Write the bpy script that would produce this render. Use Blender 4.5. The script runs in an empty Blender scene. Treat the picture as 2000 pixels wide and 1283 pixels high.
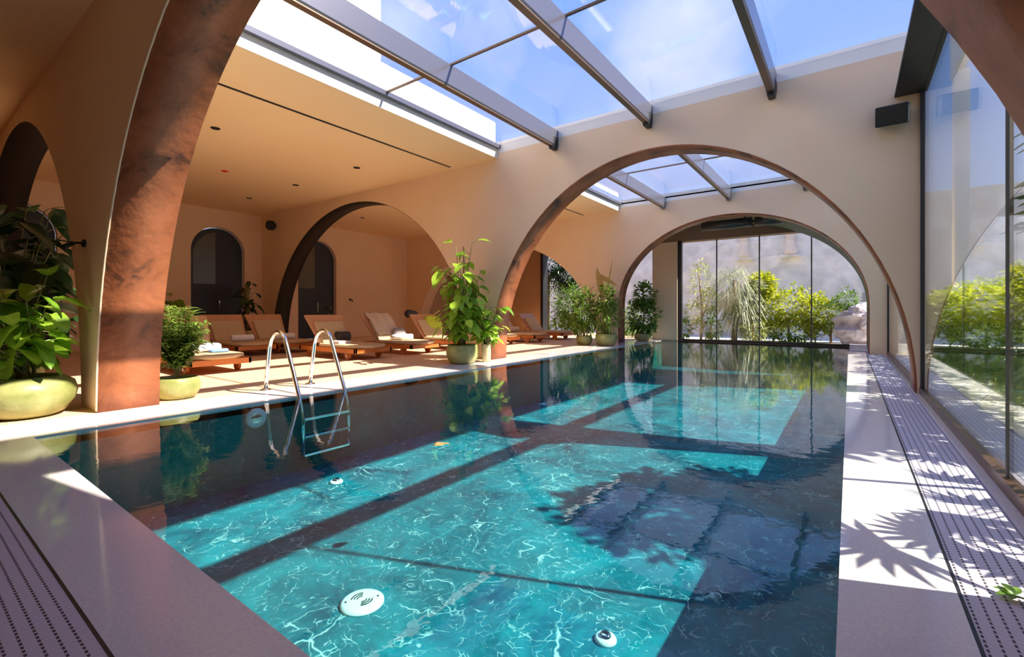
import bpy, math, random
from mathutils import Vector, Matrix
S = 0.72                       # everything below is laid out in units of 0.72 m and scaled once, at the end
C = bpy.context.scene.collection
scene = bpy.context.scene
# ---------------------------------------------------------------- camera
F_PX = 906.0
cam_d = bpy.data.cameras.new('camera'); cam = bpy.data.objects.new('camera', cam_d); C.objects.link(cam)
cam_d.sensor_width = 36; cam_d.lens = F_PX/2000*36; cam_d.clip_start = 0.03; cam_d.clip_end = 300
cam_d.shift_y = -(641.5-608)/2000
YAW = math.radians(36.07)
cam.location = (0, 0, 1.2*S); cam.rotation_euler = (math.pi/2, 0, YAW)
scene.camera = cam
# ---------------------------------------------------------------- view
vs = scene.view_settings
vs.view_transform = 'Standard'; vs.look = 'None'; vs.gamma = 1; vs.use_curve_mapping = False
vs.exposure = 0.85
# ---------------------------------------------------------------- sky
w = bpy.data.worlds.new('sky'); scene.world = w; w.use_nodes = True
nt = w.node_tree; nt.nodes.clear()
def N(nt, t, **k):
    n = nt.nodes.new(t)
    for a, b in k.items(): setattr(n, a, b)
    return n
out = N(nt, 'ShaderNodeOutputWorld'); bg = N(nt, 'ShaderNodeBackground'); tc = N(nt, 'ShaderNodeTexCoord')
sep = N(nt, 'ShaderNodeSeparateXYZ'); rp = N(nt, 'ShaderNodeValToRGB')
nt.links.new(tc.outputs['Generated'], sep.inputs[0]); nt.links.new(sep.outputs[2], rp.inputs[0])
e = rp.color_ramp.elements
e[0].position = 0.0; e[0].color = (0.60, 0.64, 0.82, 1)
e[1].position = 0.75; e[1].color = (0.10, 0.25, 0.80, 1)
x = e.new(0.32); x.color = (0.29, 0.44, 0.92, 1)
nz = N(nt, 'ShaderNodeTexNoise'); nz.inputs['Scale'].default_value = 2.2; nz.inputs['Detail'].default_value = 5
nt.links.new(tc.outputs['Generated'], nz.inputs['Vector'])
rc = N(nt, 'ShaderNodeValToRGB'); rc.color_ramp.elements[0].position = .52; rc.color_ramp.elements[1].position = .74
nt.links.new(nz.outputs['Fac'], rc.inputs[0])
mx = N(nt, 'ShaderNodeMix', data_type='RGBA'); nt.links.new(rc.outputs[0], mx.inputs[0]); nt.links.new(rp.outputs[0], mx.inputs[6])
mx.inputs[7].default_value = (0.62, 0.66, 0.86, 1)
nt.links.new(mx.outputs[2], bg.inputs[0]); bg.inputs[1].default_value = 0.9
nt.links.new(bg.outputs[0], out.inputs[0])
# ---------------------------------------------------------------- sun
sd = bpy.data.lights.new('sun', 'SUN'); so = bpy.data.objects.new('sun', sd); C.objects.link(so)
sd.energy = 8.2; sd.angle = math.radians(0.6); sd.color = (1.0, 0.90, 0.76)
so.rotation_euler = Vector((1, 0.40, 1.07)).to_track_quat('Z', 'Y').to_euler(); so.location = (6, 3, 8)
# ---------------------------------------------------------------- cycles light paths
cy = scene.cycles
cy.max_bounces = 14; cy.diffuse_bounces = 10; cy.glossy_bounces = 5; cy.transmission_bounces = 6; cy.transparent_max_bounces = 24
cy.use_denoising = True; cy.sample_clamp_indirect = 6; cy.caustics_reflective = False; cy.caustics_refractive = False

# ================================================================ materials
MATS = {}
def newmat(name):
    m = bpy.data.materials.new(name); m.use_nodes = True; MATS[name] = m
    m.node_tree.nodes.clear(); return m, m.node_tree
def mat(name, col, rough=0.6, metal=0.0, col2=None, scale=3.0, detail=6, bump=0.0, bscale=None, lo=.35, hi=.65, spec=0.5, aniso=(1,1,1), coat=0):
    m, t = newmat(name); L = t.links.new
    o = N(t, 'ShaderNodeOutputMaterial'); p = N(t, 'ShaderNodeBsdfPrincipled'); L(p.outputs[0], o.inputs[0])
    p.inputs['Base Color'].default_value = (*col, 1); p.inputs['Roughness'].default_value = rough
    p.inputs['Metallic'].default_value = metal; p.inputs['Specular IOR Level'].default_value = spec
    p.inputs['Coat Weight'].default_value = coat
    tcn = N(t, 'ShaderNodeTexCoord'); mp = N(t, 'ShaderNodeMapping'); L(tcn.outputs['Object'], mp.inputs[0])
    mp.inputs['Scale'].default_value = aniso
    if col2 is not None:
        n = N(t, 'ShaderNodeTexNoise'); n.inputs['Scale'].default_value = scale; n.inputs['Detail'].default_value = detail
        L(mp.outputs[0], n.inputs['Vector']); r = N(t, 'ShaderNodeValToRGB'); L(n.outputs['Fac'], r.inputs[0])
        r.color_ramp.elements[0].position = lo; r.color_ramp.elements[1].position = hi
        r.color_ramp.elements[0].color = (*col, 1); r.color_ramp.elements[1].color = (*col2, 1)
        L(r.outputs[0], p.inputs['Base Color'])
    if bump:
        n2 = N(t, 'ShaderNodeTexNoise'); n2.inputs['Scale'].default_value = bscale or scale*6; n2.inputs['Detail'].default_value = 5
        L(mp.outputs[0], n2.inputs['Vector']); b = N(t, 'ShaderNodeBump'); b.inputs['Strength'].default_value = bump
        b.inputs['Distance'].default_value = 0.02; L(n2.outputs['Fac'], b.inputs['Height']); L(b.outputs[0], p.inputs['Normal'])
    return m
mat('plaster', (.81,.61,.42), .85, col2=(.84,.65,.46), scale=.8, bump=.08, bscale=20, spec=.2)
mat('ceiling_plaster', (.94,.70,.42), .85, col2=(.95,.73,.45), scale=.5, spec=.2)
mat('white_paint', (.86,.84,.80), .7)
mat('coping', (.86,.79,.78), .08, col2=(.79,.72,.72), scale=60, lo=.4, hi=.6, spec=.45)
mat('near_black', (.012,.013,.018), .45)
mat('pane_reflection_grey', (.10,.10,.075), .25)  # olive grey puts the glass reflection into the pane's colour
mat('navy', (.016,.019,.026), .5)
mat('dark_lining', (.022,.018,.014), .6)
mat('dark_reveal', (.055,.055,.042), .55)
mat('bronze', (.20,.10,.055), .35, metal=.6, col2=(.12,.07,.045), scale=4)
mat('steel', (.78,.76,.74), .12, metal=1)
mat('beam_metal', (.17,.17,.22), .22, metal=.5, spec=.6)
mat('bar_metal', (.16,.10,.07), .4, metal=.4)
mat('pot', (.20,.22,.06), .45, col2=(.36,.36,.14), scale=5, bump=.25, bscale=14, lo=.3, hi=.7)
mat('pot_slim', (.55,.45,.25), .6, col2=(.62,.52,.32), scale=5, bump=.2)
mat('soil', (.05,.03,.02), .95, bump=.6, bscale=40)
mat('stem', (.16,.20,.05), .6, col2=(.22,.15,.07), scale=12)
mat('trunk', (.30,.20,.12), .8, col2=(.18,.11,.07), scale=10, bump=.4)
mat('teak', (.62,.20,.045), .4, col2=(.48,.14,.03), scale=7, aniso=(1,7,7), bump=.06)
mat('pale_wood', (.62,.33,.20), .45, col2=(.54,.27,.15), scale=6, aniso=(1,6,6), bump=.05)
mat('mattress', (.60,.45,.29), .9, col2=(.55,.40,.25), scale=40, bump=.12, bscale=90, spec=.15)
mat('towel_white', (.86,.84,.84), .95, bump=.3, bscale=60, spec=.1)
mat('towel_blue', (.20,.35,.75), .95, bump=.3, bscale=60, spec=.1)
mat('towel_beige', (.66,.52,.38), .95, bump=.3, bscale=60, spec=.1)
mat('red_cloth', (.55,.06,.05), .9, bump=.2, bscale=50)
mat('cushion_green', (.50,.62,.05), .85, bump=.1, bscale=60)
mat('cushion_dark', (.03,.03,.035), .85, bump=.1, bscale=60)
mat('cushion_beige', (.66,.48,.30), .9, bump=.1, bscale=60)
mat('grey_cloth', (.30,.27,.29), .9, bump=.2, bscale=50)
mat('fitting_white', (.88,.92,.90), .35)
mat('rubber', (.02,.02,.02), .7)
mat('red_plastic', (.75,.02,.02), .4)
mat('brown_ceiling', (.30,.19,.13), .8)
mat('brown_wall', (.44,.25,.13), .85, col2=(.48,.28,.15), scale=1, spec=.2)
mat('stone_wall', (.95,.89,.78), .9, col2=(.70,.66,.58), scale=1.6, bump=.6, bscale=5, lo=.3, hi=.62)
mat('boulder', (.46,.41,.43), .85, col2=(.60,.56,.60), scale=2.5, bump=.7, bscale=6)
mat('gravel', (.80,.76,.70), .95, col2=(.62,.58,.52), scale=30, bump=.4, bscale=60)
mat('lawn', (.16,.26,.05), .95, col2=(.24,.34,.07), scale=25, bump=.5, bscale=80)
mat('slab_marble', (.72,.68,.72), .3, col2=(.52,.47,.52), scale=5, detail=10, lo=.4, hi=.62)
mat('awning', (.035,.04,.05), .35)
mat('exterior_white', (.88,.87,.86), .85)
mat('exterior_beige', (.80,.66,.54), .85)
mat('dry_leaf', (.36,.24,.08), .8)
mat('bag', (.04,.03,.03), .6)
mat('lamp_black', (.015,.015,.015), .4)

def deck_mat():
    m, t = newmat('deck_stone'); L = t.links.new
    o = N(t, 'ShaderNodeOutputMaterial'); p = N(t, 'ShaderNodeBsdfPrincipled'); L(p.outputs[0], o.inputs[0])
    c = N(t, 'ShaderNodeTexCoord'); b = N(t, 'ShaderNodeTexBrick'); L(c.outputs['Object'], b.inputs[0])
    b.inputs['Scale'].default_value = 1; b.inputs['Brick Width'].default_value = 1.66; b.inputs['Row Height'].default_value = .83
    b.inputs['Mortar Size'].default_value = .005; b.offset = 0
    b.inputs['Color1'].default_value = (.86,.61,.41,1); b.inputs['Color2'].default_value = (.83,.58,.39,1); b.inputs['Mortar'].default_value = (.60,.40,.26,1)
    n = N(t, 'ShaderNodeTexNoise'); n.inputs['Scale'].default_value = 50; L(c.outputs['Object'], n.inputs['Vector'])
    mm = N(t, 'ShaderNodeMix', data_type='RGBA', blend_type='MULTIPLY'); mm.inputs[0].default_value = .25
    L(b.outputs[0], mm.inputs[6]); L(n.outputs['Fac'], mm.inputs[7]); L(mm.outputs[2], p.inputs['Base Color'])
    p.inputs['Roughness'].default_value = .5
deck_mat()

def copper_mat():
    m, t = newmat('copper'); L = t.links.new
    o = N(t, 'ShaderNodeOutputMaterial'); p = N(t, 'ShaderNodeBsdfPrincipled'); L(p.outputs[0], o.inputs[0])
    c = N(t, 'ShaderNodeTexCoord')
    n = N(t, 'ShaderNodeTexNoise'); n.inputs['Scale'].default_value = 2.0; n.inputs['Detail'].default_value = 9; n.inputs['Roughness'].default_value = .65
    n.inputs['Distortion'].default_value = .6
    L(c.outputs['Object'], n.inputs['Vector']); r = N(t, 'ShaderNodeValToRGB'); L(n.outputs['Fac'], r.inputs[0])
    el = r.color_ramp.elements; el[0].position = .36; el[0].color = (.10,.038,.02,1); el[1].position = .64; el[1].color = (.42,.14,.06,1)
    q = el.new(.46); q.color = (.30,.095,.038,1)
    # knot-like dark stains
    v = N(t, 'ShaderNodeTexVoronoi'); v.inputs['Scale'].default_value = .62; v.inputs['Randomness'].default_value = 1
    L(c.outputs['Object'], v.inputs['Vector']); r2 = N(t, 'ShaderNodeValToRGB'); L(v.outputs['Distance'], r2.inputs[0])
    r2.color_ramp.elements[0].position = .0; r2.color_ramp.elements[0].color = (.45,.42,.40,1); r2.color_ramp.elements[1].position = .17; r2.color_ramp.elements[1].color = (1,1,1,1)
    mm = N(t, 'ShaderNodeMix', data_type='RGBA', blend_type='MULTIPLY'); mm.inputs[0].default_value = .8
    L(r.outputs[0], mm.inputs[6]); L(r2.outputs[0], mm.inputs[7]); L(mm.outputs[2], p.inputs['Base Color'])
    p.inputs['Metallic'].default_value = .15; p.inputs['Roughness'].default_value = .42
    n2 = N(t, 'ShaderNodeTexNoise'); n2.inputs['Scale'].default_value = 14; n2.inputs['Detail'].default_value = 8; L(c.outputs['Object'], n2.inputs['Vector'])
    b = N(t, 'ShaderNodeBump'); b.inputs['Strength'].default_value = .25; b.inputs['Distance'].default_value = .02; L(n2.outputs['Fac'], b.inputs['Height']); L(b.outputs[0], p.inputs['Normal'])
copper_mat()

def pool_mat(name, A, B, V, tile):
    m, t = newmat(name); L = t.links.new
    o = N(t, 'ShaderNodeOutputMaterial'); p = N(t, 'ShaderNodeBsdfPrincipled'); L(p.outputs[0], o.inputs[0])
    c = N(t, 'ShaderNodeTexCoord')
    n = N(t, 'ShaderNodeTexNoise'); n.inputs['Scale'].default_value = 1.1; n.inputs['Detail'].default_value = 10; n.inputs['Roughness'].default_value = .7; n.inputs['Distortion'].default_value = .8
    L(c.outputs['Object'], n.inputs['Vector']); r = N(t, 'ShaderNodeValToRGB'); L(n.outputs['Fac'], r.inputs[0])
    r.color_ramp.elements[0].position = .32; r.color_ramp.elements[0].color = (*A,1); r.color_ramp.elements[1].position = .7; r.color_ramp.elements[1].color = (*B,1)
    # marble veins: warped cell edges; the finest also paint in caustic light flickers
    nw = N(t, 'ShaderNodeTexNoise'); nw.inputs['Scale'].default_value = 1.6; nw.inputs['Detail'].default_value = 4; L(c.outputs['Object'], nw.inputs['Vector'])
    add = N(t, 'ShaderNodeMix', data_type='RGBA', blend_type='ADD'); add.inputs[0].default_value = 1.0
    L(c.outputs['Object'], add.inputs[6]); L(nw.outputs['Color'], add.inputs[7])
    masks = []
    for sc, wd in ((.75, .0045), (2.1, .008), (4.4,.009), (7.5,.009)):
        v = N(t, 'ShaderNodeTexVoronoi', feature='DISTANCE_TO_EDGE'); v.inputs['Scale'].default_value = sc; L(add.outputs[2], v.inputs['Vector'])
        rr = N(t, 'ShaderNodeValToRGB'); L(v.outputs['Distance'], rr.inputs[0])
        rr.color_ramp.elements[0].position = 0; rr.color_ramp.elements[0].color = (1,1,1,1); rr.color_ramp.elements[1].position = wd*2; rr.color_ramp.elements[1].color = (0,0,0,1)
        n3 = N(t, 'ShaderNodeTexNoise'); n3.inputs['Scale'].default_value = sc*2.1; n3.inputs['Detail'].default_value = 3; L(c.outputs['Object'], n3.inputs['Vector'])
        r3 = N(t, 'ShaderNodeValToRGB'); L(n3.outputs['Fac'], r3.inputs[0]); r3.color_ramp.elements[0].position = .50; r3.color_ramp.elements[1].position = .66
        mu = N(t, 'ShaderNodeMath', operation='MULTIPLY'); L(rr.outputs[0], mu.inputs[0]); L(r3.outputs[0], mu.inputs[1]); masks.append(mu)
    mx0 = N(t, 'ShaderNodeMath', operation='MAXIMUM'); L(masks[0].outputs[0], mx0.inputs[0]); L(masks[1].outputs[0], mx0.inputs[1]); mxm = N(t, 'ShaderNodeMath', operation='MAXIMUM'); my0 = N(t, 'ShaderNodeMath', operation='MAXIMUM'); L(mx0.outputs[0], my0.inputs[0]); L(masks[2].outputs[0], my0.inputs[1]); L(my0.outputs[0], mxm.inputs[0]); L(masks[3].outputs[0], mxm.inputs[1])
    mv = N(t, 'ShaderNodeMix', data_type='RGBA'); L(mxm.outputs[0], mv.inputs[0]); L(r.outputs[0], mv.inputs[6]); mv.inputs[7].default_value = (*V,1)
    b = N(t, 'ShaderNodeTexBrick'); b.offset = 0; L(c.outputs['Object'], b.inputs[0]); b.inputs['Scale'].default_value = 1
    b.inputs['Brick Width'].default_value = tile[0]; b.inputs['Row Height'].default_value = tile[1]; b.inputs['Mortar Size'].default_value = .005
    b.inputs['Color1'].default_value = b.inputs['Color2'].default_value = (1,1,1,1); b.inputs['Mortar'].default_value = (1.5,1.45,1.4,1)
    fm = N(t, 'ShaderNodeMix', data_type='RGBA', blend_type='MULTIPLY'); fm.inputs[0].default_value = 1; L(mv.outputs[2], fm.inputs[6]); L(b.outputs[0], fm.inputs[7])
    L(fm.outputs[2], p.inputs['Base Color']); p.inputs['Roughness'].default_value = .5; p.inputs['Specular IOR Level'].default_value = .1
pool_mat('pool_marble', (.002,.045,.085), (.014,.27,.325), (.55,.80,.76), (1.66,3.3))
pool_mat('pool_wall_marble', (.012,.16,.15), (.03,.27,.24), (.30,.45,.40), (1.66,3.3))

def fresnel_glass(name, tint, ior, bump=None, gloss=(1,1,1), rough=0.0):
    m, t = newmat(name); L = t.links.new
    o = N(t, 'ShaderNodeOutputMaterial'); tr = N(t, 'ShaderNodeBsdfTransparent'); gl = N(t, 'ShaderNodeBsdfGlossy'); ms = N(t, 'ShaderNodeMixShader')
    tr.inputs[0].default_value = (*tint,1); gl.inputs[0].default_value = (*gloss,1); gl.inputs['Roughness'].default_value = rough
    f = N(t, 'ShaderNodeFresnel'); g = N(t, 'ShaderNodeNewGeometry')
    mi = N(t, 'ShaderNodeMix', data_type='FLOAT'); L(g.outputs['Backfacing'], mi.inputs[0]); mi.inputs[2].default_value = ior; mi.inputs[3].default_value = 1/ior
    L(mi.outputs[0], f.inputs['IOR'])
    L(f.outputs[0], ms.inputs[0]); L(tr.outputs[0], ms.inputs[1]); L(gl.outputs[0], ms.inputs[2]); L(ms.outputs[0], o.inputs[0])
    if bump:
        c = N(t, 'ShaderNodeTexCoord'); mp = N(t, 'ShaderNodeMapping'); mp.inputs['Scale'].default_value = (1,1.0,1); L(c.outputs['Object'], mp.inputs[0])
        n = N(t, 'ShaderNodeTexNoise'); n.inputs['Scale'].default_value = bump[0]; n.inputs['Detail'].default_value = 3; L(mp.outputs[0], n.inputs['Vector'])
        b = N(t, 'ShaderNodeBump'); b.inputs['Strength'].default_value = bump[1]; b.inputs['Distance'].default_value = .02
        L(n.outputs['Fac'], b.inputs['Height']); L(b.outputs[0], gl.inputs['Normal']); L(b.outputs[0], f.inputs['Normal'])
    return m
fresnel_glass('glass', (.97,.98,.98), 1.50)
fresnel_glass('glass_green', (.90,.95,.94), 1.9)
fresnel_glass('water', (.68,.96,.98), 1.37, bump=(5.5,.05))
fresnel_glass('wine_glass', (.9,.95,.9), 1.45)

def grate_mat():
    m, t = newmat('grate'); L = t.links.new
    o = N(t, 'ShaderNodeOutputMaterial'); p = N(t, 'ShaderNodeBsdfPrincipled'); L(p.outputs[0], o.inputs[0]); p.inputs['Roughness'].default_value = .5
    uv = N(t, 'ShaderNodeUVMap'); sp = N(t, 'ShaderNodeSeparateXYZ'); L(uv.outputs[0], sp.inputs[0])
    def slot(axis, period, duty):
        a = N(t, 'ShaderNodeMath', operation='DIVIDE'); L(sp.outputs[axis], a.inputs[0]); a.inputs[1].default_value = period
        f = N(t, 'ShaderNodeMath', operation='FRACT'); L(a.outputs[0], f.inputs[0])
        l = N(t, 'ShaderNodeMath', operation='LESS_THAN'); L(f.outputs[0], l.inputs[0]); l.inputs[1].default_value = duty
        return l
    s1 = slot(0, .0435, .20); s2 = slot(1, .030, .66); s3 = slot(1, .030, .12)
    mu = N(t, 'ShaderNodeMath', operation='MULTIPLY'); L(s1.outputs[0], mu.inputs[0]); L(s2.outputs[0], mu.inputs[1])
    c1 = N(t, 'ShaderNodeMix', data_type='RGBA'); c1.inputs[6].default_value = (.64,.57,.66,1); c1.inputs[7].default_value = (.54,.47,.55,1); L(s3.outputs[0], c1.inputs[0])
    c2 = N(t, 'ShaderNodeMix', data_type='RGBA'); L(mu.outputs[0], c2.inputs[0]); L(c1.outputs[2], c2.inputs[6]); c2.inputs[7].default_value = (.05,.035,.05,1)
    L(c2.outputs[2], p.inputs['Base Color'])
    inv = N(t, 'ShaderNodeMath', operation='SUBTRACT'); inv.inputs[0].default_value = 1; L(mu.outputs[0], inv.inputs[1])
    b = N(t, 'ShaderNodeBump'); b.inputs['Strength'].default_value = .7; b.inputs['Distance'].default_value = .02; L(inv.outputs[0], b.inputs['Height']); L(b.outputs[0], p.inputs['Normal'])
grate_mat()

def leaf_mat(name, A, B, trans=.35, rough=.38, veins=True):
    m, t = newmat(name); L = t.links.new
    o = N(t, 'ShaderNodeOutputMaterial'); p = N(t, 'ShaderNodeBsdfPrincipled'); tl = N(t, 'ShaderNodeBsdfTranslucent'); ms = N(t, 'ShaderNodeMixShader')
    ms.inputs[0].default_value = trans; L(p.outputs[0], ms.inputs[1]); L(tl.outputs[0], ms.inputs[2]); L(ms.outputs[0], o.inputs[0])
    at = N(t, 'ShaderNodeUVMap'); at.uv_map = 'tone'; sp = N(t, 'ShaderNodeSeparateXYZ'); L(at.outputs[0], sp.inputs[0])
    mi = N(t, 'ShaderNodeMix', data_type='RGBA'); L(sp.outputs[0], mi.inputs[0]); mi.inputs[6].default_value = (*A,1); mi.inputs[7].default_value = (*B,1)
    col = mi.outputs[2]
    if veins:
        uv = N(t, 'ShaderNodeUVMap'); uv.uv_map = 'UVMap'; s2 = N(t, 'ShaderNodeSeparateXYZ'); L(uv.outputs[0], s2.inputs[0])
        ab = N(t, 'ShaderNodeMath', operation='ABSOLUTE'); L(s2.outputs[0], ab.inputs[0])
        k = N(t, 'ShaderNodeMath', operation='MULTIPLY_ADD'); L(ab.outputs[0], k.inputs[0]); k.inputs[1].default_value = -.35; L(s2.outputs[1], k.inputs[2])
        sc = N(t, 'ShaderNodeMath', operation='MULTIPLY'); L(k.outputs[0], sc.inputs[0]); sc.inputs[1].default_value = 55
        si = N(t, 'ShaderNodeMath', operation='SINE'); L(sc.outputs[0], si.inputs[0])
        rr = N(t, 'ShaderNodeMapRange'); L(si.outputs[0], rr.inputs[0]); rr.inputs[1].default_value = .75; rr.inputs[2].default_value = 1; rr.inputs[3].default_value = 0; rr.inputs[4].default_value = .30
        mid = N(t, 'ShaderNodeMapRange'); L(ab.outputs[0], mid.inputs[0]); mid.inputs[1].default_value = .0; mid.inputs[2].default_value = .06; mid.inputs[3].default_value = .5; mid.inputs[4].default_value = 0
        mxx = N(t, 'ShaderNodeMath', operation='MAXIMUM'); L(rr.outputs[0], mxx.inputs[0]); L(mid.outputs[0], mxx.inputs[1])
        m2 = N(t, 'ShaderNodeMix', data_type='RGBA'); L(mxx.outputs[0], m2.inputs[0]); L(col, m2.inputs[6]); m2.inputs[7].default_value = (min(1,B[0]*1.5+.05), min(1,B[1]*1.4+.05), B[2]*1.4+.02, 1)
        col = m2.outputs[2]
    L(col, p.inputs['Base Color']); L(col, tl.inputs[0]); p.inputs['Roughness'].default_value = rough
leaf_mat('leaf_bright', (.11,.28,.015), (.44,.64,.06), trans=.42)
leaf_mat('leaf_mid', (.06,.17,.02), (.22,.36,.05))
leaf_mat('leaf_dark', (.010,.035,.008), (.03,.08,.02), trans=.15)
leaf_mat('leaf_yellow', (.30,.40,.02), (.72,.70,.04), trans=.45, veins=False)
leaf_mat('leaf_fine', (.10,.22,.03), (.34,.46,.08), veins=False)
leaf_mat('leaf_pale', (.30,.38,.12), (.60,.62,.24), veins=False)
leaf_mat('leaf_straw', (.40,.30,.12), (.62,.50,.26), veins=False)
leaf_mat('leaf_silver', (.26,.30,.16), (.52,.54,.36), veins=False)

# ================================================================ mesh helpers
class MB:
    def __init__(s): s.v = []; s.f = []; s.uv = []; s.tone = []; s.mi = []; s.cur = 0; s.smooth = []
    def face(s, idx, uv=None, tone=0, smooth=False):
        s.f.append(idx); s.uv.append(uv or [(0,0)]*len(idx)); s.tone.append(tone); s.mi.append(s.cur); s.smooth.append(smooth)
    def box(s, x0,x1,y0,y1,z0,z1, M=None):
        b = len(s.v); P = [Vector(p) for p in ((x0,y0,z0),(x1,y0,z0),(x1,y1,z0),(x0,y1,z0),(x0,y0,z1),(x1,y0,z1),(x1,y1,z1),(x0,y1,z1))]
        s.v += [tuple(M @ p) if M else tuple(p) for p in P]
        for q in ((3,2,1,0),(4,5,6,7),(0,1,5,4),(1,2,6,5),(2,3,7,6),(3,0,4,7)): s.face([b+i for i in q])
        return s
    def prism(s, pts, axis, w0, w1):       # outline pts (u,z) pushed along the other horizontal axis
        b = len(s.v); n = len(pts)
        P = (lambda u,z,w: (u,w,z)) if axis == 'y' else (lambda u,z,w: (w,u,z)) if axis == 'x' else (lambda u,z,w: (u,z,w))
        s.v += [P(u,z,w0) for u,z in pts] + [P(u,z,w1) for u,z in pts]
        s.face([b+i for i in range(n)]); s.face([b+n+i for i in reversed(range(n))])
        for i in range(n):
            j = (i+1) % n; s.face([b+i, b+n+i, b+n+j, b+j])
        return s
    def lathe(s, prof, c=(0,0,0), seg=32, wob=0, seed=0, sq=(1,1)):
        rnd = random.Random(seed); ph = [rnd.uniform(0,6.28) for _ in range(4)]
        b = len(s.v); n = len(prof)
        for k in range(seg):
            a = 2*math.pi*k/seg; w_ = 1 + wob*(math.sin(2*a+ph[0])*.6+math.sin(3*a+ph[1])*.4)
            for r,z in prof:
                s.v.append((c[0]+r*w_*math.cos(a)*sq[0], c[1]+r*w_*math.sin(a)*sq[1], c[2]+z))
        for k in range(seg):
            k2 = (k+1) % seg
            for i in range(n-1): s.face([b+k*n+i, b+k2*n+i, b+k2*n+i+1, b+k*n+i+1], smooth=True)
        return s
    def tube(s, pts, r, seg=10, r1=None, caps=True):
        pts = [Vector(p) for p in pts]; b = len(s.v); n = len(pts); r1 = r if r1 is None else r1
        prev = None
        for i,p in enumerate(pts):
            d = (pts[min(i+1,n-1)]-pts[max(i-1,0)]).normalized()
            if prev is None:
                a = d.orthogonal().normalized()
            else: a = (prev - d*prev.dot(d)); a = a.normalized() if a.length > 1e-6 else d.orthogonal().normalized()
            prev = a; bb = d.cross(a); rr = r + (r1-r)*i/(n-1)
            for k in range(seg):
                t = 2*math.pi*k/seg; s.v.append(tuple(p + a*rr*math.cos(t) + bb*rr*math.sin(t)))
        for i in range(n-1):
            for k in range(seg):
                k2 = (k+1) % seg; s.face([b+i*seg+k, b+i*seg+k2, b+(i+1)*seg+k2, b+(i+1)*seg+k], smooth=True)
        if caps:
            s.face([b+k for k in reversed(range(seg))]); s.face([b+(n-1)*seg+k for k in range(seg)])
        return s
    def leaf(s, base, d, up, L_, W, droop=.35, n=5, kind='broad', tone=0, fold=.18, cols=1):
        d = Vector(d).normalized(); up = Vector(up); side = d.cross(up)
        side = side.normalized() if side.length > 1e-4 else d.orthogonal().normalized()
        nn = side.cross(d).normalized(); b = len(s.v); base = Vector(base)
        for i in range(n+1):
            t = i/n; c = base + d*L_*t*(1-.15*droop*t) - Vector((0,0,1))*droop*L_*t*t
            if kind == 'broad': wd = W*(max(0,math.sin(math.pi*min(1,t**.72)))**.75 if 0<t<1 else 0.02)
            elif kind == 'heart': wd = W*(.35 if i==0 else (max(0,1-t**2.2))**.6 if t<1 else .0)
            else: wd = W*(max(0,math.sin(math.pi*(t*.88+.09))))
            for j in range(-cols, cols+1):
                q = j/cols; s.v.append(tuple(c + side*wd*.5*q + nn*abs(q)*wd*fold + nn*.04*W*math.sin(9*t+j)))
        w_ = 2*cols+1
        for i in range(n):
            for j in range(w_-1):
                q0 = (j-cols)/cols; q1 = (j+1-cols)/cols
                s.face([b+i*w_+j, b+i*w_+j+1, b+(i+1)*w_+j+1, b+(i+1)*w_+j], [(q0,i/n),(q1,i/n),(q1,(i+1)/n),(q0,(i+1)/n)], tone, True)
        return s
    def build(s, name, m, parent=None, bevel=0, loc=None, subsurf=0):
        me = bpy.data.meshes.new(name); me.from_pydata(s.v, [], s.f)
        uvl = me.uv_layers.new(name='UVMap'); tl = me.uv_layers.new(name='tone')
        k = 0; fu = []; ft = []
        for f,u,tn in zip(s.f, s.uv, s.tone):
            for q in u: fu += [q[0], q[1]]; ft += [tn, tn]
        uvl.data.foreach_set('uv', fu); tl.data.foreach_set('uv', ft)
        me.polygons.foreach_set('use_smooth', s.smooth)
        ms = m if isinstance(m, (list,tuple)) else [m]
        for q in ms: me.materials.append(MATS[q])
        me.polygons.foreach_set('material_index', s.mi)
        me.update()
        o = bpy.data.objects.new(name, me); C.objects.link(o)
        if parent: o.parent = parent
        if loc: o.location = loc
        if bevel:
            b = o.modifiers.new('bevel','BEVEL'); b.width = bevel; b.segments = 2; b.limit_method = 'ANGLE'
        if subsurf:
            q = o.modifiers.new('sub','SUBSURF'); q.levels = q.render_levels = subsurf
        return o
def tag(o, label, cat, group=None, kind=None):
    o['label'] = label; o['category'] = cat
    if group: o['group'] = group
    if kind: o['kind'] = kind
    return o
def thing(name, loc, label, cat, group=None, rz=0):
    o = bpy.data.objects.new(name, None); C.objects.link(o); o.location = loc; o.rotation_euler.z = rz; o.empty_display_size = .2
    return tag(o, label, cat, group)
def struct(o, label=None):
    o['kind'] = 'structure'
    if label: o['label'] = label
    return o
def B(*a): return MB().box(*a)

# ================================================================ geometry constants
CEIL = 4.95
POOL_X0, POOL_X1, POOL_Y0, POOL_Y1 = -6.3, -0.04, 0.89, 19.5
DEPTH = 1.05
GX = 0.85
LEFT = -18.8
WALLS = {'near': (1.55, 2.15), 'middle': (9.0, 9.6), 'far': (16.45, 17.05)}
ARC = (-3.2, 4.0, 4.42); SIDE = (-12.94, 5.0, 4.68)

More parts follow.
